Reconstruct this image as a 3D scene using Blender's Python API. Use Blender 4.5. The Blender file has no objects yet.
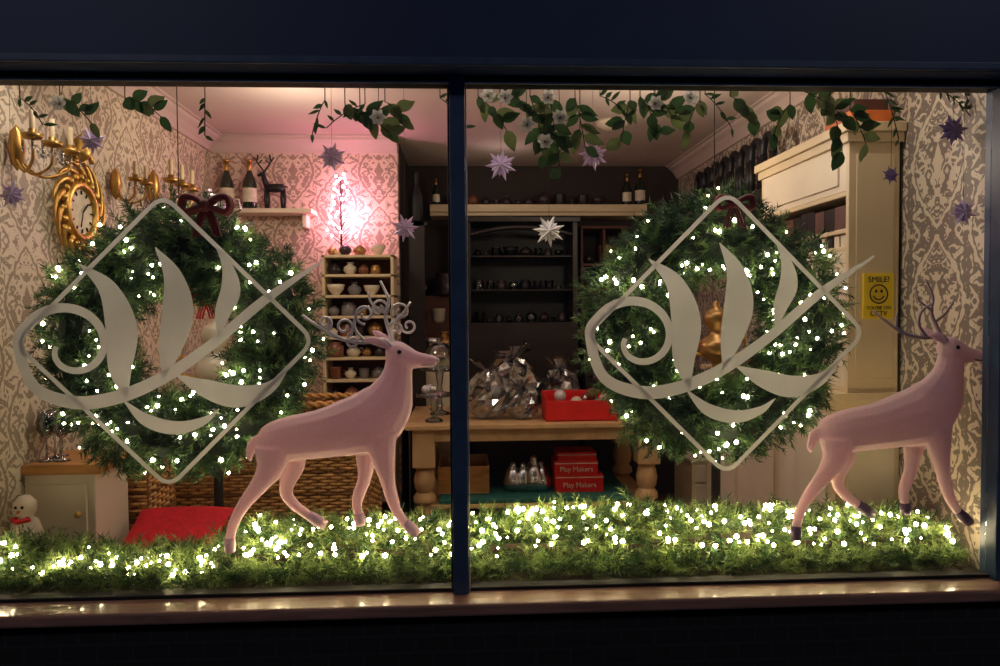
import bpy, math, random
import numpy as np
from mathutils import Vector, Matrix, Euler
random.seed(7); rng=np.random.default_rng(7)
sc=bpy.context.scene
sc.view_settings.view_transform='Standard'
# ---------------------------------------------------------------- camera
F=722.2
CAM=Vector((0,-2.4,1.6))
R=(Matrix.Rotation(math.radians(-2.77),3,'Z')@Matrix.Rotation(math.radians(90-1.82),3,'X')@Matrix.Rotation(math.radians(-0.4),3,'Z'))
cd=bpy.data.cameras.new('camera'); cd.sensor_width=36; cd.lens=26; cd.clip_start=0.05
co=bpy.data.objects.new('camera',cd); co.matrix_world=Matrix.Translation(CAM)@R.to_4x4()
sc.collection.objects.link(co); sc.camera=co
def W(u,v,Y):
    """survey helper: point on the vertical plane y=Y measured from the reference"""
    d=R@Vector(((u-500)/F,-(v-333)/F,-1.0)); t=(Y-CAM.y)/d.y
    return CAM+d*t
# ---------------------------------------------------------------- materials
def newmat(name):
    m=bpy.data.materials.new(name); m.use_nodes=True
    nt=m.node_tree; return m,nt,nt.nodes['Principled BSDF']
def lin(c): return tuple(((x/255)/12.92 if x/255<=0.04045 else ((x/255+0.055)/1.055)**2.4) for x in c)+(1,)
def mat(name,c,rough=0.5,metal=0,emit=0,var=0.25,scale=12,trans=0,sub=0,bump=0,coat=0):
    m,nt,p=newmat(name); col=lin(c)
    tc=nt.nodes.new('ShaderNodeTexCoord'); n=nt.nodes.new('ShaderNodeTexNoise'); n.inputs['Scale'].default_value=scale; n.inputs['Detail'].default_value=4
    nt.links.new(tc.outputs['Object'],n.inputs['Vector'])
    cr=nt.nodes.new('ShaderNodeValToRGB'); cr.color_ramp.elements[0].position=0.3; cr.color_ramp.elements[1].position=0.7
    cr.color_ramp.elements[0].color=tuple(x*(1-var) for x in col[:3])+(1,); cr.color_ramp.elements[1].color=tuple(min(1,x*(1+var)) for x in col[:3])+(1,)
    nt.links.new(n.outputs['Fac'],cr.inputs['Fac']); nt.links.new(cr.outputs['Color'],p.inputs['Base Color'])
    p.inputs['Roughness'].default_value=rough; p.inputs['Metallic'].default_value=metal
    if coat: p.inputs['Coat Weight'].default_value=coat
    if emit:
        p.inputs['Emission Color'].default_value=col; p.inputs['Emission Strength'].default_value=emit
    if bump:
        b=nt.nodes.new('ShaderNodeBump'); b.inputs['Strength'].default_value=bump; b.inputs['Distance'].default_value=0.01
        nt.links.new(n.outputs['Fac'],b.inputs['Height']); nt.links.new(b.outputs['Normal'],p.inputs['Normal'])
    if trans:
        t=nt.nodes.new('ShaderNodeBsdfTranslucent'); t.inputs['Color'].default_value=col
        mx=nt.nodes.new('ShaderNodeMixShader'); mx.inputs[0].default_value=trans
        nt.links.new(p.outputs[0],mx.inputs[1]); nt.links.new(t.outputs[0],mx.inputs[2])
        nt.links.new(mx.outputs[0],nt.nodes['Material Output'].inputs['Surface'])
    return m
def clear(name,tint=(255,255,255),base=0.06,rough=0.05,gain=1.0):
    m,nt,p=newmat(name); nt.nodes.remove(p)
    t=nt.nodes.new('ShaderNodeBsdfTransparent'); t.inputs['Color'].default_value=lin(tint)
    g=nt.nodes.new('ShaderNodeBsdfGlossy'); g.inputs['Roughness'].default_value=rough
    fr=nt.nodes.new('ShaderNodeFresnel'); fr.inputs['IOR'].default_value=1.45
    ma=nt.nodes.new('ShaderNodeMath'); ma.operation='MULTIPLY_ADD'; ma.inputs[1].default_value=gain; ma.inputs[2].default_value=base; ma.use_clamp=True
    mx=nt.nodes.new('ShaderNodeMixShader')
    nt.links.new(fr.outputs[0],ma.inputs[0]); nt.links.new(ma.outputs[0],mx.inputs[0])
    nt.links.new(t.outputs[0],mx.inputs[1]); nt.links.new(g.outputs[0],mx.inputs[2])
    nt.links.new(mx.outputs[0],nt.nodes['Material Output'].inputs['Surface'])
    return m
def damask(name,axis,ca,cb,w=0.3,hh=0.47):
    m,nt,p=newmat(name); L=nt.links
    def N(op,a,b=None,c=None):
        n=nt.nodes.new('ShaderNodeMath'); n.operation=op
        for i,x in enumerate((a,b,c)):
            if x is None: continue
            if isinstance(x,(int,float)): n.inputs[i].default_value=x
            else: L.new(x,n.inputs[i])
        return n.outputs[0]
    tc=nt.nodes.new('ShaderNodeTexCoord'); s=nt.nodes.new('ShaderNodeSeparateXYZ'); L.new(tc.outputs['Object'],s.inputs[0])
    h=s.outputs[axis]; z=s.outputs[2]
    a=N('PINGPONG',h,w/2); col=N('ROUND',N('DIVIDE',h,w)); odd=N('FLOORED_MODULO',col,2.0)
    z2=N('ADD',z,N('MULTIPLY',odd,hh/2)); c=N('SUBTRACT',N('FLOORED_MODULO',z2,hh),hh/2)
    ap=N('DIVIDE',a,w*0.46); cp=N('DIVIDE',c,hh*0.46)
    el=N('ADD',N('MULTIPLY',ap,1.0),N('POWER',N('ABSOLUTE',cp),1.6))
    cx=nt.nodes.new('ShaderNodeCombineXYZ'); L.new(a,cx.inputs[0]); L.new(c,cx.inputs[1])
    n=nt.nodes.new('ShaderNodeTexNoise'); n.inputs['Scale'].default_value=21; n.inputs['Detail'].default_value=1.0; n.inputs['Distortion'].default_value=2.2
    L.new(cx.outputs[0],n.inputs['Vector'])
    inn=N('MULTIPLY',N('GREATER_THAN',n.outputs['Fac'],0.5),N('LESS_THAN',el,0.9))
    nr=nt.nodes.new('ShaderNodeTexNoise'); nr.inputs['Scale'].default_value=30; L.new(cx.outputs[0],nr.inputs['Vector'])
    ring=N('LESS_THAN',N('ABSOLUTE',N('SUBTRACT',el,N('ADD',0.85,N('MULTIPLY',nr.outputs['Fac'],0.34)))),0.07)
    core=N('LESS_THAN',el,0.16)
    tot=N('MAXIMUM',N('MAXIMUM',inn,ring),core)
    cx2=nt.nodes.new('ShaderNodeCombineXYZ'); L.new(a,cx2.inputs[0]); L.new(N('PINGPONG',z2,hh/2),cx2.inputs[1])
    n2=nt.nodes.new('ShaderNodeTexNoise'); n2.inputs['Scale'].default_value=26; n2.inputs['Detail'].default_value=0.5; n2.inputs['Distortion'].default_value=1.5
    L.new(cx2.outputs[0],n2.inputs['Vector'])
    out=N('MULTIPLY',N('GREATER_THAN',n2.outputs['Fac'],0.53),N('GREATER_THAN',el,1.15))
    tot=N('MAXIMUM',tot,out)
    mx=nt.nodes.new('ShaderNodeMix'); mx.data_type='RGBA'; mx.inputs[6].default_value=lin(ca); mx.inputs[7].default_value=lin(cb)
    L.new(tot,mx.inputs[0]); L.new(mx.outputs[2],p.inputs['Base Color']); p.inputs['Roughness'].default_value=0.5
    return m
def bricks(name):
    m,nt,p=newmat(name); tc=nt.nodes.new('ShaderNodeTexCoord'); mp=nt.nodes.new('ShaderNodeMapping'); mp.inputs['Rotation'].default_value=(math.pi/2,0,0)
    b=nt.nodes.new('ShaderNodeTexBrick'); b.inputs['Scale'].default_value=4.5
    b.inputs['Color1'].default_value=lin((34,27,28)); b.inputs['Color2'].default_value=lin((26,22,26)); b.inputs['Mortar'].default_value=lin((40,38,40))
    nt.links.new(tc.outputs['Object'],mp.inputs[0]); nt.links.new(mp.outputs[0],b.inputs['Vector']); nt.links.new(b.outputs[0],p.inputs['Base Color'])
    p.inputs['Roughness'].default_value=0.95; return m
def wood(name,c,rough=0.4,sc_=(1,8,8),coat=0,dark=0.55):
    m,nt,p=newmat(name); tc=nt.nodes.new('ShaderNodeTexCoord'); mp=nt.nodes.new('ShaderNodeMapping'); mp.inputs['Scale'].default_value=sc_
    n=nt.nodes.new('ShaderNodeTexNoise'); n.inputs['Scale'].default_value=5; n.inputs['Detail'].default_value=8; n.inputs['Distortion'].default_value=0.6
    cr=nt.nodes.new('ShaderNodeValToRGB'); col=lin(c); cr.color_ramp.elements[0].position=0.3; cr.color_ramp.elements[1].position=0.7
    cr.color_ramp.elements[0].color=tuple(x*dark for x in col[:3])+(1,); cr.color_ramp.elements[1].color=col
    L=nt.links; L.new(tc.outputs['Object'],mp.inputs[0]); L.new(mp.outputs[0],n.inputs['Vector']); L.new(n.outputs['Fac'],cr.inputs['Fac']); L.new(cr.outputs[0],p.inputs['Base Color'])
    b=nt.nodes.new('ShaderNodeBump'); b.inputs['Strength'].default_value=0.25; b.inputs['Distance'].default_value=0.004; L.new(n.outputs['Fac'],b.inputs['Height']); L.new(b.outputs[0],p.inputs['Normal'])
    p.inputs['Roughness'].default_value=rough; p.inputs['Coat Weight'].default_value=coat
    return m
def emis(name,c,s):
    m,nt,p=newmat(name); p.inputs['Base Color'].default_value=lin(c); p.inputs['Emission Color'].default_value=lin(c); p.inputs['Emission Strength'].default_value=s; return m

M_frame=mat('frame_paint',(58,78,104),0.35,var=0.15)
M_fascia=mat('fascia_paint',(22,46,84),0.6,var=0.2,scale=2)
M_black=mat('black_rubber',(12,13,16),0.5)
M_alu=mat('pale_bead',(180,185,190),0.4,0)
M_ceil=mat('ceiling_paint',(200,180,170),0.8,var=0.05,scale=2)
M_cream=mat('cream_paint',(222,202,164),0.5,var=0.06,scale=5)
M_white=mat('white_paint',(232,218,194),0.5,var=0.05,scale=5)
M_ledge=mat('ledge_paint',(70,62,52),0.5,var=0.1,scale=5)
M_wpL=damask('damask_wallpaper_left',1,(220,208,182),(156,142,118))
M_wpB=damask('damask_wallpaper_back',0,(220,198,176),(158,136,120))
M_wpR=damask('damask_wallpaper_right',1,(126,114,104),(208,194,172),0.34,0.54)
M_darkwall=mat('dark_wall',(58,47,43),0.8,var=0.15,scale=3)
M_floor=wood('floor_boards',(95,66,44),0.4)
M_sill=wood('varnished_sill',(168,124,104),0.3,(1,10,10),0.4,0.6)
M_oak=wood('oak_worktop',(204,144,76),0.45)
M_pine=wood('pine_table',(226,184,132),0.45,(2,6,1),0,0.7)
M_darkwood=wood('dark_wood',(40,28,24),0.4)
M_brick=bricks('brick')
M_wick=mat('wicker',(212,160,92),0.6,var=0.4,scale=60)
M_wickd=mat('wicker_dark',(140,96,50),0.7,var=0.3,scale=60)
M_gold=mat('gold_leaf',(206,168,90),0.38,1,var=0.25,scale=30)
M_brass=mat('aged_brass',(190,150,84),0.38,1)
M_silver=mat('silver',(205,205,210),0.25,1)
M_red=mat('red_paint',(218,30,26),0.5,var=0.1)
M_redf=mat('red_fabric',(206,26,36),0.85,var=0.15,scale=40,bump=0.3)
M_dred=mat('dark_red_velvet',(96,16,24),0.7)
M_pin=mat('pine_needle',(62,92,50),0.55,var=0.45,scale=9,trans=0.25)
M_pin2=mat('pine_needle_light',(136,158,92),0.55,var=0.4,scale=9,trans=0.25)
M_wpin=mat('wreath_needle',(38,66,38),0.55,var=0.45,scale=9,trans=0.2)
M_wpin2=mat('wreath_needle_light',(90,120,66),0.55,var=0.4,scale=9,trans=0.2)
M_core=mat('wreath_core_fir',(18,30,18),0.9)
M_twig=mat('twig',(60,42,28),0.8)
M_leaf=mat('leaf_green',(58,84,46),0.4,var=0.4,scale=14,trans=0.2)
M_leaf2=mat('leaf_olive',(104,116,68),0.4,var=0.4,scale=14,trans=0.2)
M_flower=mat('flower_white',(240,234,220),0.6,trans=0.2)
M_led=emis('warm_led',(255,226,172),66)
M_ledw=emis('warm_led_wreath',(255,230,184),54)
M_pinkled=emis('pink_led',(255,150,190),40)
M_deer=mat('flocked_deer',(250,216,222),0.75,var=0.12,scale=170,trans=0.35,bump=0.15)
M_hoof=mat('hoof',(214,172,186),0.5)
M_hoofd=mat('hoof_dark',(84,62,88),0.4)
M_ant=mat('antler_wire',(236,222,220),0.3,0.2)
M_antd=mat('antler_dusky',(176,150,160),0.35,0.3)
M_eye=mat('eye_black',(15,10,12),0.2)
M_vinyl=mat('silver_vinyl',(224,220,214),0.3,0.3,trans=0.4,var=0.3,scale=2.5)
M_pane=clear('window_glass',(250,252,255),0.0,0.0,0.5)
M_glass=clear('clear_glass',(225,232,235),0.09,0.06,1.7)
M_cello=clear('cellophane',(214,220,226),0.32,0.12,1.3)
M_ggreen=mat('bottle_green',(26,42,26),0.1,var=0.1,coat=0.5)
M_foil=mat('gold_foil',(190,150,80),0.35,1)
M_label=mat('paper_label',(224,214,190),0.8)
M_purple=mat('lilac_star',(206,184,222),0.35,0.2,trans=0.3)
M_star=mat('silver_star',(240,232,236),0.35,0.2,trans=0.25)
M_dstar=mat('violet_star',(140,116,172),0.4,0.2,trans=0.25)
M_teal=mat('teal_cloth',(38,104,96),0.8,var=0.2,scale=20)
M_yel=mat('yellow_card',(246,212,44),0.6,var=0.03)
M_ink=mat('black_ink',(20,18,15),0.7)
M_choc=mat('brown_leather',(88,50,38),0.6)
M_cer=[mat('ceramic_cream',(216,204,180),0.25,var=0.1),mat('ceramic_brown',(120,72,52),0.3),mat('ceramic_grey',(120,116,118),0.3),mat('ceramic_dark',(50,40,42),0.3),mat('tin_gold',(170,130,78),0.3,0.7)]
M_orn=mat('orange_box',(206,110,46),0.6)

# ---------------------------------------------------------------- mesh builder
class B:
    def __init__(s): s.v=[];s.f=[];s.m=[];s.s=[];s.mats=[]
    def mi(s,m):
        if m not in s.mats: s.mats.append(m)
        return s.mats.index(m)
    def add(s,vs,fs,m,smooth=False,M=None):
        o=len(s.v); k=s.mi(m)
        for v in vs: s.v.append(tuple(M@Vector(v)) if M is not None else tuple(v))
        for f in fs: s.f.append(tuple(i+o for i in f)); s.m.append(k); s.s.append(smooth)
    def box(s,c,size,m,rot=None):
        x,y,z=[a/2 for a in size]
        vs=[(-x,-y,-z),(x,-y,-z),(x,y,-z),(-x,y,-z),(-x,-y,z),(x,-y,z),(x,y,z),(-x,y,z)]
        M=Matrix.Translation(Vector(c))
        if rot: M=M@Euler(rot).to_matrix().to_4x4()
        s.add(vs,[(0,3,2,1),(4,5,6,7),(0,1,5,4),(1,2,6,5),(2,3,7,6),(3,0,4,7)],m,False,M)
    def bb(s,x0,x1,y0,y1,z0,z1,m): s.box(((x0+x1)/2,(y0+y1)/2,(z0+z1)/2),(abs(x1-x0),abs(y1-y0),abs(z1-z0)),m)
    def lathe(s,prof,c,m,seg=18,M=None,sc=1):
        vs=[];fs=[];n=len(prof)
        for r,z in prof:
            for k in range(seg):
                a=2*math.pi*k/seg; vs.append((max(r,1e-4)*sc*math.cos(a),max(r,1e-4)*sc*math.sin(a),z*sc))
        for i in range(n-1):
            for k in range(seg):
                k2=(k+1)%seg; fs.append((i*seg+k,i*seg+k2,(i+1)*seg+k2,(i+1)*seg+k))
        T=Matrix.Translation(Vector(c))
        s.add(vs,fs,m,True,T@M if M is not None else T)
    def sphere(s,c,r,m,seg=12,sq=(1,1,1)):
        s.lathe([(math.sin(math.pi*i/8),-math.cos(math.pi*i/8)) for i in range(9)],c,m,seg,Matrix.Diagonal((r*sq[0],r*sq[1],r*sq[2],1)))
    def tube(s,pts,rad,m,seg=6,closed=False,flat=None):
        pts=[Vector(p) for p in pts]; n=len(pts)
        if not hasattr(rad,'__len__'): rad=[rad]*n
        vs=[];fs=[];up=None
        for i,p in enumerate(pts):
            a=pts[(i-1)%n] if (closed or i>0) else p; b=pts[(i+1)%n] if (closed or i<n-1) else p
            t=(b-a)
            if t.length<1e-9: t=Vector((0,0,1))
            t.normalize()
            if up is None:
                up=Vector((0,0,1)) if abs(t.z)<0.9 else Vector((1,0,0))
            nn=up-t*up.dot(t)
            if nn.length<1e-6: nn=t.orthogonal()
            nn.normalize(); up=nn; bn=t.cross(nn)
            for k in range(seg):
                an=2*math.pi*k/seg; vs.append(p+(nn*math.cos(an)+bn*math.sin(an))*rad[i])
        for i in range(n if closed else n-1):
            j=(i+1)%n
            for k in range(seg):
                k2=(k+1)%seg; fs.append((i*seg+k,i*seg+k2,j*seg+k2,j*seg+k))
        if not closed:
            fs.append(tuple(range(seg))[::-1]); fs.append(tuple((n-1)*seg+k for k in range(seg)))
        s.add(vs,fs,m,True)
    def build(s,name,bevel=0,origin=True,parent=None):
        if not s.v: return None
        me=bpy.data.meshes.new(name)
        v=np.array(s.v,dtype=float)
        c=np.zeros(3)
        if origin: c=(v.min(0)+v.max(0))/2; c[2]=v.min(0)[2]
        me.from_pydata((v-c).tolist(),[],s.f)
        for m in s.mats: me.materials.append(m)
        me.polygons.foreach_set('material_index',s.m); me.polygons.foreach_set('use_smooth',s.s); me.update()
        ob=bpy.data.objects.new(name,me); ob.location=c; sc.collection.objects.link(ob)
        if bevel:
            b=ob.modifiers.new('bevel','BEVEL'); b.width=bevel; b.segments=2; b.limit_method='ANGLE'; b.angle_limit=math.radians(50)
        if parent: ob.parent=parent
        return ob
def cat(P,n=10):
    """catmull-rom through tuples"""
    P=[np.array(p,float) for p in P]; P=[2*P[0]-P[1]]+P+[2*P[-1]-P[-2]]; out=[]
    for i in range(1,len(P)-2):
        for k in range(n):
            t=k/n; a,b,c,d=P[i-1:i+3]
            out.append(0.5*((2*b)+(-a+c)*t+(2*a-5*b+4*c-d)*t*t+(-a+3*b-3*c+d)*t**3))
    out.append(P[-2]); return out

# ---------------------------------------------------------------- room shell
XL,XR=-1.76,1.84; YB=2.78; YA=3.75; ZC=2.82
HZ=2.335; SZ=0.665
def one(name,x0,x1,y0,y1,z0,z1,m,bevel=0,origin=False):
    b=B(); b.bb(x0,x1,y0,y1,z0,z1,m); return b.build(name,bevel,origin)
one('floor',-1.9,2.0,0.0,3.9,-0.1,0,M_floor)
one('ceiling',-1.9,2.0,0.0,3.9,ZC,ZC+0.1,M_ceil)
one('wall_left',XL-0.1,XL,0.03,YA,0,ZC,M_wpL)
one('wall_right',XR,XR+0.1,0.03,YA,0,ZC,M_wpR)
xa=W(398,200,YB).x; xb=XR
one('wall_back',XL,xa,YB,YB+0.1,0,ZC,M_wpB)
one('wall_alcove',xa-0.1,xb,YA,YA+0.1,0,ZC,M_darkwall)
one('wall_alcove_side',xa-0.1,xa,YB+0.1,YA,0,ZC,M_darkwall)
# cornices
def cornice(name,p0,p1,inward):
    b=B(); prof=[(0,0),(0.0,-0.11),(0.02,-0.11),(0.03,-0.085),(0.055,-0.05),(0.085,-0.03),(0.09,-0.012),(0.11,-0.01),(0.11,0)]
    p0=Vector(p0);p1=Vector(p1);iv=Vector(inward); vs=[];n=len(prof)
    for p in (p0,p1):
        for a,z in prof: vs.append(p+iv*a+Vector((0,0,z)))
    fs=[(i,(i+1)%n,n+(i+1)%n,n+i) for i in range(n)]+[tuple(range(n)),tuple(range(2*n-1,n-1,-1))]
    b.add(vs,fs,M_ceil); b.build(name)
cornice('trim_1',(XL,0.1,ZC),(XL,YB,ZC),(1,0,0))
cornice('trim_2',(XL,YB,ZC),(xa,YB,ZC),(0,-1,0))
cornice('trim_3',(XR,0.1,ZC),(XR,YA,ZC),(-1,0,0))
b=B(); b.bb(XL,xa,YB-0.02,YB,0,0.12,M_white); b.build('baseboard_back',0.004)
# exterior
one('wall_front_lower',-3.2,3.4,-0.1,0.0,-0.2,0.60,M_brick)
b=B(); b.bb(-3.2,3.4,-0.12,0.03,2.36,3.4,M_fascia); b.bb(-3.2,3.4,-0.135,-0.12,2.36,2.385,M_frame); b.bb(-3.2,3.4,-0.14,-0.12,2.9,2.93,M_fascia)
b.build('wall_front_fascia',0.004)
b=B(); b.bb(-3.2,XL-0.1,-0.1,0.03,0.6,2.36,M_fascia); b.build('wall_front_left')
b=B(); b.bb(XR+0.02,3.4,-0.1,0.03,0.6,2.36,M_fascia); b.build('wall_front_right')
one('wall_front_inner',-1.9,2.0,0.0,0.03,-0.1,0.6,M_white)
one('wall_front_header',-1.9,2.0,0.031,0.05,2.5,ZC,M_white)
b=B(); b.bb(-3.2,3.4,-0.13,0.0,0.625,SZ,M_sill); b.build('trim_sill',0.008)
# window frame
b=B()
b.bb(-1.9,XR+0.02,-0.03,0.03,HZ,2.36,M_black); b.bb(-1.9,XR+0.02,-0.036,-0.03,HZ-.002,HZ+0.006,M_alu)
b.bb(-1.9,XR+0.02,-0.02,0.03,SZ-0.03,SZ+0.012,M_black)
mx=W(459,340,-0.02).x
b.bb(mx-0.025,mx+0.025,-0.05,0.03,SZ,2.36,M_frame); b.bb(mx-0.032,mx-0.026,-0.03,0.02,SZ,2.36,M_black); b.bb(mx+0.026,mx+0.031,-0.03,0.02,SZ,2.36,M_alu)
b.bb(1.80,XR+0.03,-0.05,0.03,SZ,2.36,M_frame); b.bb(-1.9,-1.80,-0.05,0.03,SZ,2.36,M_frame)
b.build('window_frame',0.003)
b=B(); b.bb(-1.80,mx-0.03,-0.003,0.003,SZ+0.01,HZ+0.01,M_pane); b.build('window_1')
b=B(); b.bb(mx+0.03,1.80,-0.003,0.003,SZ+0.01,HZ+0.01,M_pane); b.build('window_2')
one('trim_window_ledge',XL,XR,0.03,0.5,0.62,0.655,M_ledge,0.003)

# ---------------------------------------------------------------- pine foliage
def needles(base,dirs,L,nper,nl,wid,droop=0.0):
    n=len(base); t=np.tile(np.linspace(0.05,1.0,nper),(n,1))
    D=dirs/np.linalg.norm(dirs,axis=1,keepdims=True)
    up=rng.normal(size=(n,3)); A=np.cross(D,up); A/=np.linalg.norm(A,axis=1,keepdims=True); Bn=np.cross(D,A)
    P=base[:,None,:]+D[:,None,:]*(t*L[:,None])[:,:,None]; P[:,:,2]-=droop*(t**2)*L[:,None]
    ang=rng.uniform(0,2*np.pi,(n,nper)); sp=rng.uniform(0.55,1.0,(n,nper))
    rad=A[:,None,:]*np.cos(ang)[:,:,None]+Bn[:,None,:]*np.sin(ang)[:,:,None]
    nd=rad*sp[:,:,None]+D[:,None,:]*0.75; nd/=np.linalg.norm(nd,axis=2,keepdims=True)
    ln=nl*rng.uniform(0.7,1.2,(n,nper))
    side=np.cross(nd,rng.normal(size=(n,nper,3))); side/=np.linalg.norm(side,axis=2,keepdims=True)
    a=P-side*wid/2; bb=P+side*wid/2; c=P+nd*ln[:,:,None]
    V=np.stack([a,bb,c],axis=2).reshape(-1,3); Fc=np.arange(len(V)).reshape(-1,3)
    return V,Fc
def foliage(name,parts):
    me=bpy.data.meshes.new(name); V=[];Fa=[];mi=[];o=0; mats=[]
    for Vv,Ff,m in parts:
        if m not in mats: mats.append(m)
        V.append(Vv);Fa.append(np.asarray(Ff)+o); mi+= [mats.index(m)]*len(Ff); o+=len(Vv)
    V=np.concatenate(V); c=(V.min(0)+V.max(0))/2
    fl=[]
    for q in Fa: fl+=q.tolist()
    me.from_pydata((V-c).tolist(),[],fl)
    for m in mats: me.materials.append(m)
    me.polygons.foreach_set('material_index',mi); me.update()
    ob=bpy.data.objects.new(name,me); ob.location=c; sc.collection.objects.link(ob); return ob
def leds(name,pts,r,m,parent=None):
    b=B()
    for p in pts:
        rr=r*random.uniform(0.55,1.4)
        b.lathe([(0,-1),(0.85,-0.5),(0.85,0.5),(0,1)],p,m,6,None,rr)
    o=b.build(name)
    return o
def tubetris(B_):
    V=np.array(B_.v); Fc=[]
    for f in B_.f:
        for k in range(1,len(f)-1): Fc.append((f[0],f[k],f[k+1]))
    return V,np.array(Fc)
# ledge garland
GX=[W(u,520,0.2).x for u in (-40,55,100,205,235,300,440,520,600,680,760,900,960,1000)]
GT=[.80,.795,.76,.755,.85,.86,.85,.875,.90,.875,.86,.845,.80,.77]
def gtop(x): return np.interp(x,GX,GT)-0.035+0.008*np.sin(x*23)+0.006*np.sin(x*41)
def gar():
    n=4200
    x=rng.uniform(XL+0.05,1.79,n); th=rng.uniform(-0.9,math.pi+0.9,n)
    top=gtop(x); cz=(top+.665)/2; hz=(top-.665)/2
    cy=0.235
    rr=rng.uniform(0.5,1.0,n)
    by=cy-np.cos(th)*0.095*rr; bz=cz+np.sin(th)*hz*rr
    low=rng.uniform(0,1,n)<0.25
    by=np.where(low,rng.uniform(0.07,0.14,n),by); bz=np.where(low,rng.uniform(0.67,0.72,n),bz)
    base=np.stack([x,by,bz],1)
    d=np.stack([rng.normal(0,0.9,n),-np.cos(th)+rng.normal(0,.4,n),np.sin(th)*0.9+rng.normal(0,.4,n)],1)
    d[low]=np.stack([rng.normal(0,1,low.sum()),-0.4+rng.normal(0,.3,low.sum()),0.15+rng.normal(0,.35,low.sum())],1)
    L=rng.uniform(0.035,0.08,n)
    k=n//2
    Va,Fa=needles(base[:k],d[:k],L[:k],22,0.032,0.0040); Vb,Fb=needles(base[k:],d[k:],L[k:],22,0.034,0.0040)
    for V in (Va,Vb):
        V[:,1]=np.clip(V[:,1],0.035,0.48); V[:,2]=np.maximum(V[:,2],0.66); V[:,0]=np.clip(V[:,0],XL+0.01,1.79)
    c=B(); c.tube([(x,cy+0.02*math.sin(x*9),.70) for x in np.linspace(XL+0.05,1.76,60)],0.03,M_twig,8)
    Vc,Fc=tubetris(c)
    foliage('pine_garland',[(Va,Fa,M_pin),(Vb,Fb,M_pin2),(Vc,Fc,M_twig)])
    m=320; x=np.concatenate([rng.uniform(XL+0.08,1.77,m*2//3),np.clip(rng.normal(0.3,.9,m-m*2//3),XL+.1,1.75)]); th=rng.uniform(0.1,1.7,m)
    top=gtop(x); cz=(top+.665)/2; hz=(top-.665)/2
    y=cy-np.cos(th)*(0.095+0.045); z=cz+np.sin(th)*(hz+0.02)+rng.normal(0,0.01,m)
    y=np.maximum(y,0.05); z=np.maximum(z,0.69)
    leds('fairy_lights',np.stack([x,y,z],1),0.0068,M_led)
gar()
def wreath(u,v,Y,Rm,Rt,holeoff=0):
    c=W(u,v,Y); n=2700
    a=rng.uniform(0,2*np.pi,n); th=rng.uniform(0,2*np.pi,n); rr=np.sqrt(rng.uniform(0.3,1,n))
    wob=1+0.04*np.sin(a*5)+0.03*np.sin(a*9+2)
    er=np.stack([np.cos(a),np.zeros(n),np.sin(a)],1)
    nrm=er*np.cos(th)[:,None]+np.array([[0,-1,0]])*np.sin(th)[:,None]*0.7
    base=np.array(c)+er*(Rm*wob)[:,None]+nrm*(Rt*rr)[:,None]
    tang=np.stack([-np.sin(a),np.zeros(n),np.cos(a)],1)
    d=nrm+tang*rng.normal(0.3,0.8,n)[:,None]+rng.normal(0,0.3,(n,3))
    L=rng.uniform(0.04,0.09,n); k=int(n*0.6)
    Va,Fa=needles(base[:k],d[:k],L[:k],24,0.032,0.0048); Vb,Fb=needles(base[k:],d[k:],L[k:],24,0.034,0.0046)
    for V in (Va,Vb): V[:,1]=np.maximum(V[:,1],0.16)
    t=B(); t.tube([(c.x+Rm*math.cos(q),c.y+.01,c.z+Rm*math.sin(q)) for q in np.linspace(0,2*math.pi,48,endpoint=False)],Rt*0.72,M_core,10,True)
    Vd,Fd=tubetris(t); t=B()
    t.tube([(c.x,c.y,c.z+Rm),(c.x,c.y,2.5),(c.x,0.06,2.55)],0.002,M_twig,5)
    Vc,Fc=tubetris(t)
    parts=[(Va,Fa,M_wpin),(Vb,Fb,M_wpin2),(Vd,Fd,M_core),(Vc,Fc,M_twig)]
    w=foliage('pine_wreath',parts)
    m=150; a=rng.uniform(0,2*np.pi,m); th=rng.uniform(0.1,math.pi-0.1,m)
    wob=1+0.04*np.sin(a*5)+0.03*np.sin(a*9+2)
    er=np.stack([np.cos(a),np.zeros(m),np.sin(a)],1)
    nrm=er*np.cos(th)[:,None]+np.array([[0,-1,0]])*np.sin(th)[:,None]*0.7
    pts=np.array(c)+er*(Rm*wob)[:,None]+nrm*((Rt+0.04)*rng.uniform(0.8,1.05,m))[:,None]
    pts[:,1]=np.maximum(pts[:,1],0.15)
    leds('wreath_lights',pts,0.0060,M_ledw)
    return c
wc1=wreath(182,342,0.31,0.35,0.125)
wc2=wreath(714,328,0.31,0.35,0.125)

def bow(p,s=1.0,mt=None):
    b=B(); p=Vector(p); mt=mt or M_dred
    for sg in (-1,1):
        pts=[p+Vector((sg*x,0.0,z))*s for x,z in ((0,0),(0.05,0.035),(0.095,0.04),(0.11,0.0),(0.09,-0.03),(0.045,-0.015),(0,0))]
        pts=[Vector(q) for q in cat(pts,5)]
        for dy in (-0.012,0,0.012): b.tube([q+Vector((0,dy,0)) for q in pts],0.014*s,mt,6)
        tail=[Vector(q) for q in cat([p,p+Vector((sg*0.03,0,-0.07))*s,p+Vector((sg*0.05,0,-0.14))*s],5)]
        for dx in (-0.01,0,0.01): b.tube([q+Vector((dx,0,0)) for q in tail],0.007*s,mt,5)
    b.sphere(p+Vector((0,-0.012,0)),0.03*s,mt,10)
    return b.build('velvet_bow')
bow(W(206,206,0.15),0.75); bow(W(735,204,0.15),0.6)
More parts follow.
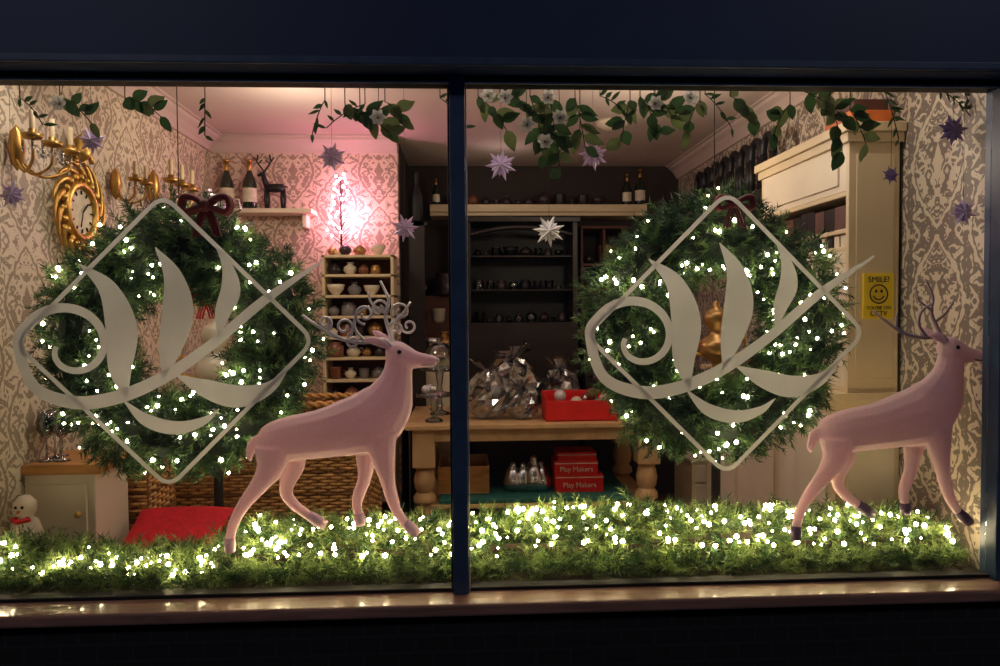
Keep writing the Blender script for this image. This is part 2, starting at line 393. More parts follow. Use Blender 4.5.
# ---------------------------------------------------------------- reindeer
def reindeer(u0,v0,Y,hoofm,antm,curly):
    o=W(u0,v0,Y); s=(Y+2.4)/722*1.015
    def P(u,v,l=0): return Vector(((u-340)*s,l*s,(548-v)*s))
    b=B()
    def ell(pts,seg=14,k=1.0):
        C=cat(pts,5); vs=[];fs=[];n=len(C)
        for i,c in enumerate(C):
            a=C[max(i-1,0)];d=C[min(i+1,n-1)]
            t=Vector((d[0]-a[0],0,-(d[1]-a[1]))).normalized(); nn=Vector((-t.z,0,t.x)); ctr=P(c[0],c[1],c[2])
            for q in range(seg):
                an=2*math.pi*q/seg; vs.append(ctr+nn*math.cos(an)*c[3]*s*k+Vector((0,1,0))*math.sin(an)*c[4]*s*k)
        for i in range(n-1):
            for q in range(seg): k2=(q+1)%seg; fs.append((i*seg+q,i*seg+k2,(i+1)*seg+k2,(i+1)*seg+q))
        fs.append(tuple(range(seg))[::-1]); fs.append(tuple((n-1)*seg+q for q in range(seg)))
        b.add(vs,fs,M_deer,True)
    ell([(266,446,0,8,5),(276,443,0,18,12),(296,439,0,22,15),(325,435,0,24,16),(352,429,0,28,17),(375,422,0,31,16),(390,406,0,27,12),(397,391,0,20,10),(401,378,0,15,9),(403,364,0,13,8)])
    ell([(390,357,0,6,5),(398,357,0,13,9.5),(407,360,0,12.5,9),(418,363,0,9,6.8),(428,364,0,7,5.2),(436,365,0,5.8,4.4),(440,366,0,3,3)])
    ell([(394,350,-5,3,2),(386,346,-9,4.8,2.2),(378,343,-12,4.2,2),(370,342,-14,1,1)],8)
    ell([(396,350,5,3,2),(388,343,9,4.8,2.2),(381,338,12,4.2,2),(375,334,14,1,1)],8)
    ell([(268,438,0,5,4),(261,444,0,6,4.5),(257,454,0,4,3.5),(258,461,0,1.2,1.2)],8)
    legs=[[(281,446,-7,18,9),(279,465,-8,14,8),(268,482,-8,9,5.5),(253,501,-8,6.5,4.6),(243,519,-8,5.2,4.2),(239,535,-8,4.8,4)],
          [(292,448,7,17,9),(296,466,8,13,8),(291,484,8,8,5.5),(290,496,8,6.4,4.6),(299,508,8,5.2,4.2),(312,518,8,4.8,4)],
          [(384,436,-7,17,8),(387,458,-7,12,7),(391,480,-7,7.6,5.2),(395,497,-7,6.4,4.8),(400,511,-7,5,4.2),(408,523,-7,4.6,4)],
          [(371,440,7,16,8),(369,460,7,11,7),(367,480,7,7,5),(361,497,7,6.2,4.6),(359,508,7,5,4.2),(361,517,7,4.6,4)]]
    for l in legs: ell(l,12)
    body=b.build('reindeer_body',origin=False)
    rm=body.modifiers.new('remesh','REMESH'); rm.mode='VOXEL'; rm.voxel_size=0.0042; rm.use_smooth_shade=True
    sm=body.modifiers.new('smooth','SMOOTH'); sm.factor=0.5; sm.iterations=6
    e=bpy.data.objects.new('reindeer_figure',None); sc.collection.objects.link(e); e.location=o; body.parent=e; body.name='body'
    h=B()
    for p,q,l in (((239,533),(239,547),-8),((311,517),(328,528),8),((407,522),(420,534),-7),((361,516),(362,528),7)):
        pts=[P(p[0],p[1],l),P((p[0]*.5+q[0]*.5),(p[1]+q[1])*.5,l),P(q[0],q[1],l)]
        h.tube(pts,[4.9*s,5.9*s,4.8*s],hoofm,10)
    ho=h.build('hooves',0,False,e)
    h=B(); h.sphere(P(404,355,-8.6),2.3*s,M_eye); h.sphere(P(404,355,8.6),2.3*s,M_eye); h.sphere(P(439.5,364,0),3.0*s,hoofm)
    h.tube([P(439,368,-3),P(431,369,-4.6),P(425,368,-5.4)],0.7*s,hoofm,5)
    h.build('face',0,False,e)
    a=B()
    for sg in (-1,1):
        l=sg*4; L2=lambda k: l+sg*k
        def path(pp,r0,r1):
            C=cat(pp,6); a.tube([P(c[0],c[1],c[2]) for c in C],[ (r0+(r1-r0)*i/(len(C)-1))*s for i in range(len(C))],antm,6)
        def curl(cx,cy,r,a0,turn,lat):
            pts=[]; 
            for i in range(22):
                t=i/21; rr=r*(1-0.72*t); an=a0+turn*t*2*math.pi
                pts.append(P(cx+rr*math.cos(an),cy-rr*math.sin(an),lat))
            a.tube(pts,1.3*s,antm,6)
        if sg<0:
            path([(396,350,l),(388,343,L2(2)),(368,345,L2(6)),(345,340,L2(9)),(326,328,L2(10)),(313,318,L2(11))],2.6,1.2)
            path([(372,345,L2(5)),(362,332,L2(7)),(364,318,L2(8)),(376,310,L2(8))],1.9,1.0)
            path([(348,341,L2(8)),(338,333,L2(9)),(338,320,L2(9))],1.6,0.9)
        else:
            path([(398,350,l),(394,338,L2(3)),(389,320,L2(7)),(392,304,L2(9)),(384,285,L2(10))],2.6,1.2)
            path([(392,330,L2(5)),(404,320,L2(6)),(414,306,L2(7))],1.8,1.0)
            path([(390,318,L2(6)),(376,308,L2(7)),(372,296,L2(7))],1.6,0.9)
        if curly:
            if sg<0:
                for q in ((352,330,9,-1.2,1.3,L2(8)),(372,318,10,-1.6,-1.3,L2(8)),(334,326,7,-1.2,1.2,L2(9)),(360,344,7,1.6,1.3,L2(7))): curl(*q)
            else:
                for q in ((404,316,10,-2.4,-1.3,L2(7)),(383,312,9,-0.6,1.3,L2(7)),(412,330,8,3.0,1.2,L2(6)),(398,332,7,-1.0,1.3,L2(6))): curl(*q)
    a.build('antlers',0,False,e)
    return e
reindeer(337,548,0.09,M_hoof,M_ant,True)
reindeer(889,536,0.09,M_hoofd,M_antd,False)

# ---------------------------------------------------------------- vinyl window marks (plain stand-in ornament)
def vinyl(u,v,name='window_decal'):
    c=W(u,v,0.010); s=2.4/722*1.01; b=B(); ly=[0]
    def stroke(P,n=10):
        C=cat(P,n); vs=[];fs=[]; ly[0]+=1; dy=-0.0004*ly[0]
        for i,q in enumerate(C):
            a=C[max(i-1,0)];d=C[min(i+1,len(C)-1)]; t=np.array([d[0]-a[0],d[1]-a[1]]); t=t/(np.linalg.norm(t)+1e-9); nx,ny=-t[1],t[0]; w=max(q[2],0.4)/2
            for sg in (-1,1): vs.append((c.x+(q[0]+sg*nx*w)*s,c.y+dy,c.z-(q[1]+sg*ny*w)*s))
        for i in range(len(C)-1): fs.append((2*i,2*i+1,2*i+3,2*i+2))
        b.add(vs,fs,M_vinyl)
    pts=[]; Rd=143; k=16
    cor=[(0,-Rd),(Rd,0),(0,Rd),(-Rd,0)]
    for i in range(4):
        p=np.array(cor[i],float); a=np.array(cor[i-1],float); d=np.array(cor[(i+1)%4],float)
        pa=p+(a-p)/np.linalg.norm(a-p)*k; pd=p+(d-p)/np.linalg.norm(d-p)*k
        for t in np.linspace(0,1,6):
            q=(1-t)**2*pa+2*t*(1-t)*p+t*t*pd; pts.append((q[0],q[1]))
    n=len(pts); vs=[];fs=[]
    for i in range(n):
        a=np.array(pts[i-1]);d=np.array(pts[(i+1)%n]); t=(d-a)/np.linalg.norm(d-a)
        for sg in (-1,1): vs.append((c.x+(pts[i][0]-sg*t[1]*2.1)*s,c.y,c.z-(pts[i][1]+sg*t[0]*2.1)*s))
    for i in range(n): j=(i+1)%n; fs.append((2*i,2*i+1,2*j+1,2*j))
    b.add(vs,fs,M_vinyl)
    sp=[]
    for i in range(16):
        t=i/15; an=0.2+t*2.0*math.pi+math.pi*.9; r=13+36*t
        sp.append((-91+r*math.cos(an),5-r*math.sin(an)*0.95,5+5*t))
    stroke(sp+[(-126,42,11),(-88,58,13),(-46,53,13),(-2,34,12),(45,2,10),(95,-40,9),(152,-78,2)],6)
    stroke([(-38,56,1),(-44,26,22),(-42,-14,30),(-54,-52,18),(-80,-76,1)])
    stroke([(-4,36,1),(4,6,22),(12,-30,30),(8,-64,18),(-8,-92,1)])
    stroke([(8,32,1),(38,46,18),(68,54,22),(98,46,12),(118,26,1)])
    stroke([(50,-4,1),(55,-28,15),(63,-50,19),(60,-74,10),(50,-92,1)])
    stroke([(-42,56,1),(-20,76,12),(8,84,13),(34,78,8),(50,66,1)])
    b.build(name)
vinyl(166,342); vinyl(727,334)

# ---------------------------------------------------------------- stars
def star(u,v,Y,r,m,name='paper_star'):
    c=W(u,v,Y); c.x=min(max(c.x,XL+r+.01),XR-r-.01); b=B(); rot=random.uniform(0,1)
    for q,(n,rr) in enumerate(((7,1.0),(7,0.68))):
        vs=[Vector((0,-0.3*r*(1-0.2*q),0)),Vector((0,0.3*r*(1-0.2*q),0))]
        for i in range(2*n):
            an=rot+q*math.pi/n+math.pi*i/n; R2=(rr if i%2==0 else 0.42)*r
            vs.append(Vector((R2*math.cos(an),0,R2*math.sin(an))))
        fs=[]
        for i in range(2*n):
            j=(i+1)%(2*n); fs.append((0,2+i,2+j)); fs.append((1,2+j,2+i))
        b.add([x+c for x in vs],fs,m)
    top=ZC-0.001 if Y>0.2 else 2.44
    b.tube([c,(c.x,c.y,top)],0.0008,M_twig,4)
    b.build(name)
for a in ((332,157,1.1,0.075,M_purple),(501,165,0.8,0.074,M_purple),(593,155,1.1,0.08,M_purple),(549,231,0.6,0.07,M_star),(891,175,0.14,0.036,M_dstar),(92,140,0.4,0.056,M_purple),
          (405,228,1.3,0.075,M_purple),(955,130,0.15,0.062,M_dstar),(12,195,0.30,0.055,M_purple),(984,212,0.1,0.055,M_purple)): star(*a)

# ---------------------------------------------------------------- hanging leaf garland along window head
def leafgar():
    b=B()
    def leaf(p,d,L,w,m):
        p=Vector(p); d=Vector(d).normalized(); sd=d.cross(Vector((random.uniform(-.3,.3),-1,random.uniform(-.3,.3)))).normalized(); nn=sd.cross(d)
        vs=[p];k=5
        for i in range(1,k):
            t=i/k; ww=w*math.sin(math.pi*t**0.8); q=p+d*L*t+nn*(-0.12*L*t*t)
            vs+= [q+sd*ww+nn*0.2*ww,q,q-sd*ww+nn*0.2*ww]
        vs.append(p+d*L); fs=[(0,2,1),(0,3,2)]
        for i in range(k-2):
            o=1+3*i; fs+=[(o,o+1,o+4,o+3),(o+1,o+2,o+5,o+4)]
        o=1+3*(k-2); e=len(vs)-1; fs+=[(o,o+1,e),(o+1,o+2,e)]
        b.add(vs,fs,m,True)
    ml=[M_leaf,M_leaf2,M_leaf]
    def sprig(u,v,ang,L,n,kind=0):
        p=W(u,v,0.17); p.z=max(p.z,2.24); d=Vector((math.cos(ang),random.uniform(-.1,.15),math.sin(ang)))
        pts=[p+d*L*t+Vector((0,0,-0.05*t*t)) for t in np.linspace(0,1,6)]
        b.tube([Vector((p.x,0.17,2.45))]+pts,0.002,M_twig,5)
        for i in range(n):
            t=(i+1)/n; q=pts[min(5,int(t*5))]; a2=ang+random.choice((-1,1))*random.uniform(0.5,1.1)
            if kind==0: leaf(q,(math.cos(a2),random.uniform(-.4,.3),math.sin(a2)),random.uniform(0.05,0.085),random.uniform(0.014,0.024),random.choice(ml))
            else: leaf(q,(math.cos(a2),random.uniform(-.4,.3),math.sin(a2)),random.uniform(0.03,0.05),random.uniform(0.005,0.008),M_leaf)
    S=[(60,98,-0.3,.1,6,0),(125,98,-.1,.12,8,0),(205,98,-1.6,.08,8,1),(345,105,-.3,.16,12,0),(360,112,-.1,.10,8,0),(365,104,-2.9,.14,6,1),(325,100,-2.2,.08,6,1),(385,102,-.2,.06,5,0),
       (478,96,-.6,.12,8,0),(500,95,0,.1,7,0),(530,96,-1.2,.16,10,0),(550,100,-1.4,.2,12,0),(575,98,-1.3,.13,9,0),(600,96,-.2,.1,8,1),(640,96,-.8,.1,10,0),(630,100,-1.9,.1,8,0),(655,98,-.1,.06,6,0),
       (705,94,-.6,.12,9,1),(730,96,-.3,.09,7,0),(700,100,-2.3,.07,6,0),(800,90,-.3,.16,11,0),(830,95,-1.3,.16,12,0),(850,110,-.9,.09,8,0),(790,104,-2.4,.08,6,0),(885,92,-1.2,.13,9,1),(940,90,-.4,.12,9,1),(965,94,-1.0,.09,7,1),(580,150,-2.6,.1,8,0),(440,98,-.5,.1,6,1),(20,98,-.5,.08,6,1)]
    for s_ in S: sprig(*s_)
    b.tube([(x,0.17,2.445+0.01*math.sin(x*8)) for x in np.linspace(XL+.05,1.78,50)],0.008,M_twig,6)
    for u,v in ((488,96),(505,98),(545,142),(527,125),(690,98),(60,104),(378,118),(560,118),(548,98),(655,104)):
        p=W(u,v,0.13)
        for k in range(6):
            a=k*math.pi/3; leaf(p,(math.cos(a),-0.6,math.sin(a)),0.034,0.012,M_flower)
        b.sphere(p,0.006,M_foil,6); b.tube([p,(p.x,0.17,2.44)],0.0012,M_twig,4)
    b.build('leaf_garland')
leafgar()

# ---------------------------------------------------------------- vessel library
PR={'jar':[(0,0),(.5,0),(.55,.1),(.55,.75),(.4,.85),(.42,.9),(.42,1),(0,1.02)],
 'vase':[(0,0),(.3,0),(.32,.05),(.55,.35),(.5,.6),(.22,.8),(.2,.92),(.3,1),(.25,1),(.15,.9)],
 'bowl':[(0,0),(.35,0),(.35,.08),(.7,.5),(.85,1),(.8,1),(.6,.5),(0,.15)],
 'cup':[(0,0),(.35,0),(.45,.2),(.5,.9),(.52,1),(.47,1),(.4,.3),(0,.15)],
 'bauble':[(0,0),(.3,.04),(.5,.25),(.55,.45),(.5,.65),(.3,.86),(.1,.92),(.1,1),(0,1)],
 'pot':[(0,0),(.4,0),(.6,.3),(.6,.55),(.35,.75),(.36,.8),(.1,.88),(.12,.95),(0,1)]}
def vessel(b,p,h,kind,m):
    b.lathe(PR[kind],p,m,14,None,h)
    if kind in('cup','pot'):
        p=Vector(p); b.tube([p+Vector((x*h,0,z*h)) for x,z in ((.5,.7),(.75,.7),(.8,.45),(.5,.3))],0.04*h,m,5)
def row(b,x0,x1,y,z,h0,h1,mats,dy=0.03,kinds=('jar','vase','cup','pot','bauble','bowl')):
    x=x0
    while x<x1:
        h=random.uniform(h0,h1); k=random.choice(kinds); rad={'bowl':.85,'jar':.55}.get(k,.6)*h
        x+=rad
        if x+rad>x1+0.02: break
        vessel(b,(x,y+random.uniform(-dy,dy),z),h,k,random.choice(mats)); x+=rad+0.006
def bottle(b,p,h,m,cap=M_foil,label=True):
    b.lathe([(0,0),(.13,0),(.14,.03),(.14,.5),(.12,.58),(.055,.74),(.045,.8),(.045,.95),(.055,.955),(.055,1),(0,1)],p,m,16,None,h)
    b.lathe([(.048,.76),(.05,.8),(.05,.95),(.06,.95),(.06,1.004),(0,1.006)],p,cap,12,None,h*1.002)
    if label: b.lathe([(.143,.14),(.143,.42)],p,M_label,16,None,h)
z=2.30; x0=W(222,208,2.6).x; x1=W(312,208,2.6).x
b=B(); b.bb(x0,x1,2.58,YB,z-0.03,z,M_white); b.bb(x0+.05,x0+.08,2.66,YB,z-.12,z-.03,M_white); b.bb(x1-.08,x1-.05,2.66,YB,z-.12,z-.03,M_white); b.build('wall_shelf',0.004)
for u in (227,250): 
    b=B(); bottle(b,(W(u,200,2.66).x,2.66,z+.001),0.34,M_ggreen); b.build('champagne_bottle')
b=B(); q=W(276,205,2.66)
def D(x,zz): return Vector((q.x+x*1.1,2.66,z+zz*1.1))
b.tube([D(-.06,.13),D(-.03,.135),D(.02,.135),D(.05,.14)],[.02,.03,.03,.024],M_black,10)
b.tube([D(-.05,.14),D(-.07,.19),D(-.075,.22)],[.024,.018,.015],M_black,8); b.tube([D(-.065,.225),D(-.09,.22),D(-.11,.212)],[.017,.014,.008],M_black,8)
for x in (-.055,.045):
    for dx in (-.01,.012): b.tube([D(x,.13),D(x+dx,.07),D(x+dx*.6,.0)],[.016,.01,.008],M_black,6)
b.tube([D(.055,.145),D(.075,.14)],[.008,.004],M_black,6)
for sg in (-1,1):
    b.tube([D(-.07,.235),D(-.07+sg*.025,.27),D(-.07+sg*.045,.30),D(-.07+sg*.035,.34)],.006,M_black,5)
    b.tube([D(-.07+sg*.035,.285),D(-.07+sg*.01,.31)],.005,M_black,5); b.tube([D(-.07+sg*.043,.3),D(-.07+sg*.065,.325)],.005,M_black,5)
b.build('stag_figurine')
# pink lit twig tree
c=W(342,250,2.62); b=B(); bl=[]; zt=1.98
b.tube([(c.x,2.6,zt+.01),(c.x,2.6,2.25),(c.x,2.6,2.5)],[.008,.006,.003],M_twig,6)
for i in range(40):
    t=i/39; a=i*2.4; zz=2.06+0.42*t; rr=0.10*(1-t*0.7); p=Vector((c.x+rr*math.cos(a),2.6+0.7*rr*math.sin(a),zz+0.05))
    b.tube([(c.x,2.6,zz-0.02),p],0.0025,M_twig,4); bl.append(p)
b.lathe([(0,0),(.05,0),(.06,.03),(.02,.035)],(c.x,2.6,zt+.001),M_cream,14)
for p in bl: b.sphere(p,0.0095,M_pinkled,5)
b.build('pink_twig_tree')
# ceramics shelf unit on back wall
sx0=W(322,300,2.5).x; sx1=xa-0.01
b=B()
for x in (sx0,sx1-0.02): b.bb(x,x+.02,2.5,YB-.025,0,zt,M_cream)
b.bb(sx0,sx1,YB-.03,YB-.022,0.1,zt,M_choc)
zs=[zt-.02,1.83,1.69,1.55,1.41,1.27,1.12,.97,.8,.5,.3,.05]
for zz in zs: b.bb(sx0,sx1,2.5,YB-.03,zz,zz+.018,M_cream)
b.build('display_shelf_unit',0.002)
b=B()
for zz in zs[:9]: row(b,sx0+.02,sx1-.02,2.58,zz+.018,.06,.105 if zz!=zs[0] else .08,M_cer)
b.build('ceramic_ornaments')
# ---------------------------------------------------------------- alcove shelf, hutch
ax0=W(430,205,3.5).x; ax1=W(646,205,3.5).x; az=W(540,205,3.5).z
b=B(); b.bb(ax0,ax1,3.46,YA,az-.06,az,M_cream); b.bb(ax0,ax1,3.48,YA,az-.09,az-.06,M_cream); b.build('alcove_shelf',0.005)
b=B()
for u,h in ((627,.26),(640,.30),(436,.22)): bottle(b,(W(u,200,3.56).x,3.56,az),h,M_ggreen,M_foil)
b.build('wine_bottles')
b=B(); row(b,W(450,200,3.56).x,W(612,200,3.56).x,3.58,az,.05,.12,[M_cer[3],M_cer[1],M_cer[3],M_cer[3]]); b.build('alcove_crockery')
pz=W(413,222,2.98).z; px=W(416,200,2.98).x
b=B(); bottle(b,(px,2.98,pz),0.36,M_black,M_black,False)
b.bb(px-.06,px+.06,2.96,3.04,0,pz,M_darkwood); b.bb(px-.08,px+.08,2.96,3.04,pz-.03,pz,M_darkwood); b.build('tall_bottle_on_pedestal',0.003)
hx0=W(466,300,3.3).x; hx1=W(578,300,3.3).x; hz=W(520,222,3.3).z
b=B(); b.bb(hx0,hx1,3.3,3.7,0,1.5,M_darkwood)
for x in (hx0,hx1-.04): b.bb(x,x+.04,3.3,3.7,1.5,hz,M_darkwood)
b.bb(hx0,hx1,3.66,3.7,1.5,hz,M_black); b.bb(hx0-.02,hx1+.02,3.28,3.7,hz,hz+.04,M_darkwood)
for zz in (1.75,2.02): b.bb(hx0+.04,hx1-.04,3.36,3.66,zz,zz+.015,M_darkwood)
b.tube([(hx0+.04+(hx1-hx0-.08)*t,3.3,hz-.04-.06*(2*t-1)**2) for t in np.linspace(0,1,12)],.02,M_darkwood,6)
b.build('dark_hutch',0.004)
b=B()
for zz in (1.5,1.765,2.035): row(b,hx0+.06,hx1-.06,3.5,zz,.04,.09,[M_glass,M_cer[3],M_cer[3],M_glass,M_black])
b.build('hutch_glassware')
kx0=xa+.03; kx1=hx0-.03
b=B(); b.bb(kx0,kx1,3.1,3.6,0,1.25,M_cream); b.bb(kx0,kx1,3.06,3.62,1.25,1.28,M_oak); 
for k in range(3): b.bb(kx0+.04,kx1-.04,3.08,3.1,.15+.35*k,.43+.35*k,M_white); b.sphere(((kx0+kx1)/2,3.07,.3+.35*k),.015,M_brass,8)
b.build('cream_sideboard',0.004)
b=B()
row(b,kx0+.05,kx1-.02,3.22,1.28,.1,.2,M_cer+[M_glass,M_silver]); row(b,kx0+.08,kx1-.02,3.13,1.28,.06,.12,M_cer+[M_glass,M_silver],0.01)
b.bb(kx0+.02,kx1,3.4,3.6,1.28,1.5,M_choc); row(b,kx0+.03,kx1-.02,3.5,1.5,.08,.16,M_cer+[M_glass])
b.bb(kx0+.02,kx1,3.5,3.6,1.5,1.72,M_choc); row(b,kx0+.03,kx1-.02,3.55,1.72,.08,.2,M_cer+[M_glass]); b.build('sideboard_ornaments')
rx0=hx1+.04; rx1=1.32
b=B(); b.bb(rx0,rx1,3.2,3.7,0,1.4,M_darkwood); b.bb(rx0-.01,rx1+.01,3.18,3.7,1.4,1.43,M_oak)
for xx in (rx0,(rx0+rx1)/2-.01,rx1-.02): b.bb(xx,xx+.02,3.4,3.7,1.43,2.25,M_choc)
for zz in (1.68,1.95,2.25): b.bb(rx0,rx1,3.38,3.7,zz,zz+.02,M_choc)
b.build('dark_dresser',0.003)
b=B()
for zz in (1.43,1.7,1.97): row(b,rx0+.03,rx1-.03,3.5,zz,.07,.17,M_cer+[M_red,M_silver])
for u in (655,668): 
    p=W(u,192,3.5); vessel(b,(p.x,3.5,2.271),.12,'pot',M_cer[3])
b.build('dresser_crockery')
# ---------------------------------------------------------------- table
ty0=2.02; ty1=2.93; tz=W(540,424,ty0).z; tx0=W(405,424,ty0).x; tx1=W(668,424,ty0).x
b=B(); b.bb(tx0,tx1,ty0,ty1,tz-.03,tz,M_pine); b.bb(tx0+.04,tx1-.04,ty0+.04,ty0+.065,tz-.11,tz-.03,M_pine); b.bb(tx0+.04,tx1-.04,ty1-.065,ty1-.04,tz-.11,tz-.03,M_pine)
b.bb(tx0+.04,tx0+.065,ty0+.06,ty1-.06,tz-.11,tz-.03,M_pine); b.bb(tx1-.065,tx1-.04,ty0+.06,ty1-.06,tz-.11,tz-.03,M_pine)
for x in (tx0+.11,tx1-.11):
    for y in (ty0+.1,ty1-.1):
        b.box((x,y,tz-.15),(.14,.14,.24),M_pine)
        b.lathe([(.06,tz-.26),(.065,tz-.275),(.05,tz-.29),(.058,tz-.31),(.068,tz-.36),(.06,tz-.41),(.048,tz-.43),(.07,tz-.46),(.072,tz-.49),(.045,tz-.51),(.055,.34),(.055,.06),(.03,0)],(x,y,0),M_pine,18)
b.bb(tx0+.06,tx1-.06,ty0+.06,ty1-.06,.36,.385,M_pine)
b.build('farmhouse_table',0.004)
b=B(); b.bb(tx0+.2,tx1-.2,ty0+.07,ty1-.1,.386,.42,M_teal); b.build('teal_cloth',0.01)
def boxtext(parent,txt,size,loc,m,rot=(math.pi/2,0,0),name='lettering',align='CENTER',ext=0.0006):
    cu=bpy.data.curves.new(name,'FONT'); cu.body=txt; cu.size=size; cu.align_x=align; cu.align_y='CENTER'; cu.extrude=ext; cu.materials.append(m)
    o=bpy.data.objects.new(name,cu); sc.collection.objects.link(o); o.location=Vector(loc)-parent.location; o.rotation_euler=rot; o.parent=parent; return o
p=W(578,478,2.2); zz=.422
for k,(w_,dx,h_) in enumerate(((.31,.01,.11),(.28,-.01,.09),(.25,-.005,.055))):
    b=B(); x=p.x+dx; b.bb(x-w_/2,x+w_/2,2.2,2.4,zz,zz+h_,M_red)
    b.bb(x-w_/2-.002,x+w_/2+.002,2.196,2.2,zz+h_-.018,zz+h_-.012,M_label)
    o=b.build('red_gift_tin',0.004)
    if k<2: boxtext(o,'Play Makers',.045,(x,2.194,zz+h_*.42),M_label)
    zz+=h_+.001
b=B()
for u in (513,523,534,541):
    p=W(u,466,2.3); h=random.uniform(.18,.23)
    b.lathe([(0,0),(.35,0),(.36,.3),(.2,.75),(.1,.85),(.12,.9),(.05,1),(0,1)],(p.x,2.3,.421),M_silver,14,None,h)
b.build('glass_cloches')
p1=W(490,475,2.06)
b=B(); b.bb(tx0+.19,p1.x,2.2,2.6,.424,.43,M_pine)
b.bb(tx0+.19,p1.x,2.2,2.212,.43,.60,M_oak); b.bb(tx0+.19,p1.x,2.588,2.6,.43,.60,M_pine)
for k in range(3): xx=tx0+.197+k*((p1.x-tx0-.203)/2); b.bb(xx-.006,xx+.006,2.212,2.588,.43,.60,M_pine)
b.build('wooden_crate',0.003)
p0=W(546,420,2.1); p1=W(618,420,2.1)
b=B(); zt=tz+.001; x0,x1=p0.x,p1.x
b.bb(x0,x1,2.1,2.36,zt,zt+.01,M_red); b.bb(x0,x1,2.1,2.112,zt,zt+.13,M_red); b.bb(x0,x1,2.348,2.36,zt,zt+.17,M_red); b.bb(x0,x0+.012,2.11,2.35,zt,zt+.15,M_red); b.bb(x1-.012,x1,2.11,2.35,zt,zt+.15,M_red)
b.build('red_box',0.003)
b=B()
for i in range(9): b.sphere((random.uniform(x0+.06,x1-.06),random.uniform(2.17,2.30),zt+.06+.012*i),.040,random.choice([M_star,M_silver,M_cer[0],M_cer[1]]),10)
b.build('wrapped_sweets')
def cello(u,v,r,Y):
    c=W(u,v,Y); c.z=tz+r*.8
    b=B(); n=22;mm=12; vs=[];fs=[]
    for i in range(mm+1):
        ph=math.pi*i/mm
        for k in range(n):
            a=2*math.pi*k/n; rr=r*(random.uniform(.72,1.15))
            x=rr*math.sin(ph)*math.cos(a); y=rr*math.sin(ph)*math.sin(a)*.8; zz=-r*math.cos(ph)*.8*(1.0 if i<8 else random.uniform(1.0,1.5))
            vs.append((c.x+x,c.y+y,max(tz+.002,c.z+zz)))
    for i in range(mm):
        for k in range(n): k2=(k+1)%n; fs+=[(i*n+k,i*n+k2,(i+1)*n+k2),(i*n+k,(i+1)*n+k2,(i+1)*n+k)]
    b.add(vs,fs,M_cello); 
    t=Vector((c.x,c.y,c.z+r*.95))
    for k in range(11):
        a=random.uniform(0,6.28); e=t+Vector((math.cos(a)*r*.7,math.sin(a)*r*.4,r*random.uniform(.3,.8))); sd=Vector((-math.sin(a),math.cos(a),0))*r*.25
        b.add([t-sd*.2,t+sd*.2,e+sd,e-sd],[(0,1,2,3)],M_cello)
    for k in range(6): b.sphere((c.x+random.uniform(-.45,.45)*r,c.y+random.uniform(-.3,.3)*r,c.z+random.uniform(-.5,.3)*r),r*.22,random.choice([M_cer[0],M_star,M_silver,M_star]),8)
    b.build('cellophane_gift_bundle')
for q in ((488,380,.17,2.27),(512,375,.2,2.66),(560,380,.15,2.72),(522,380,.11,2.22)): cello(*q)
def cakestand(u,Y,h,r,dome=False):
    p=W(u,420,Y); b=B()
    b.lathe([(0,0),(r*.55,0),(r*.5,.012),(.02,.03),(.015,h*.4),(.028,h*.5),(.015,h*.6),(.03,h*.95),(r,h),(r*1.02,h+.02),(r*.98,h+.02),(r*.97,h+.006),(0,h+.004)],(p.x,Y,tz+.001),M_glass,24)
    if dome: b.lathe([(r*.85,h+.008),(r*.86,h+r*.6),(r*.7,h+r*1.1),(r*.3,h+r*1.4),(.012,h+r*1.45),(.02,h+r*1.6),(0,h+r*1.68)],(p.x,Y,tz+.001),M_glass,24)
    b.build('glass_cake_stand')
cakestand(434,2.18,.16,.11); cakestand(440,2.5,.30,.13,True); cakestand(606,2.6,.22,.13,True); cakestand(637,2.45,.12,.1)
b=B(); 
for i in range(7): b.sphere((W(434,400,2.18).x+random.uniform(-.06,.06),2.18+random.uniform(-.05,.05),tz+.21),.026,random.choice([M_silver,M_star]),8)
b.build('silver_baubles')
# ---------------------------------------------------------------- wicker
def wicker(name,x0,x1,y0,y1,z0,z1,lid=None):
    b=B(); pit=.016; st=.05
    per=[(x0,y0,1,0,x1-x0),(x1,y0,0,1,y1-y0),(x1,y1,-1,0,x1-x0),(x0,y1,0,-1,y1-y0)]
    pts=[];
    for (x,y,dx,dy,L) in per:
        n=max(2,int(round(L/st)));
        for i in range(n):
            t=L*i/n; pts.append((x+dx*t,y+dy*t,dy,-dx))
    n=len(pts)
    for i,(x,y,nx,ny) in enumerate(pts): b.tube([(x,y,z0),(x,y,z1)],.006,M_wickd,5)
    rows=int((z1-z0)/pit)
    for r in range(rows):
        P=[]
        for i,(x,y,nx,ny) in enumerate(pts):
            sg=.009*(1 if (i+r)%2 else -1); P.append((x+nx*sg,y+ny*sg,z0+pit*(r+.5)))
        b.tube(P,.0085,M_wick if r%7 else M_wickd,5,True)
    for ph in (0,math.pi):
        P=[]
        m=n*2
        for i in range(m):
            x,y,nx,ny=pts[(i//2)%n]; x2,y2,_,_=pts[((i+1)//2)%n]; x=(x+x2)/2;y=(y+y2)/2
            o_=.012*math.sin(i*1.3+ph); P.append((x+nx*o_,y+ny*o_,z1+.01+.012*math.cos(i*1.3+ph)))
        b.tube(P,.013,M_wick,6,True)
    b.bb(x0+.02,x1-.02,y0+.02,y1-.02,z0,z0+.02,M_wickd); b.bb(x0+.012,x1-.012,y0+.012,y0+.02,z0,z1,M_wickd)
    return b.build(name)
wicker('wicker_hamper',W(158,480,1.25).x,W(368,480,1.25).x,1.25,1.75,0,W(260,458,1.25).z)
q0=W(236,410,1.95);q1=W(358,400,1.95)
wicker('wicker_laundry_basket',q0.x,q1.x,1.92,2.35,0,q1.z-.03)
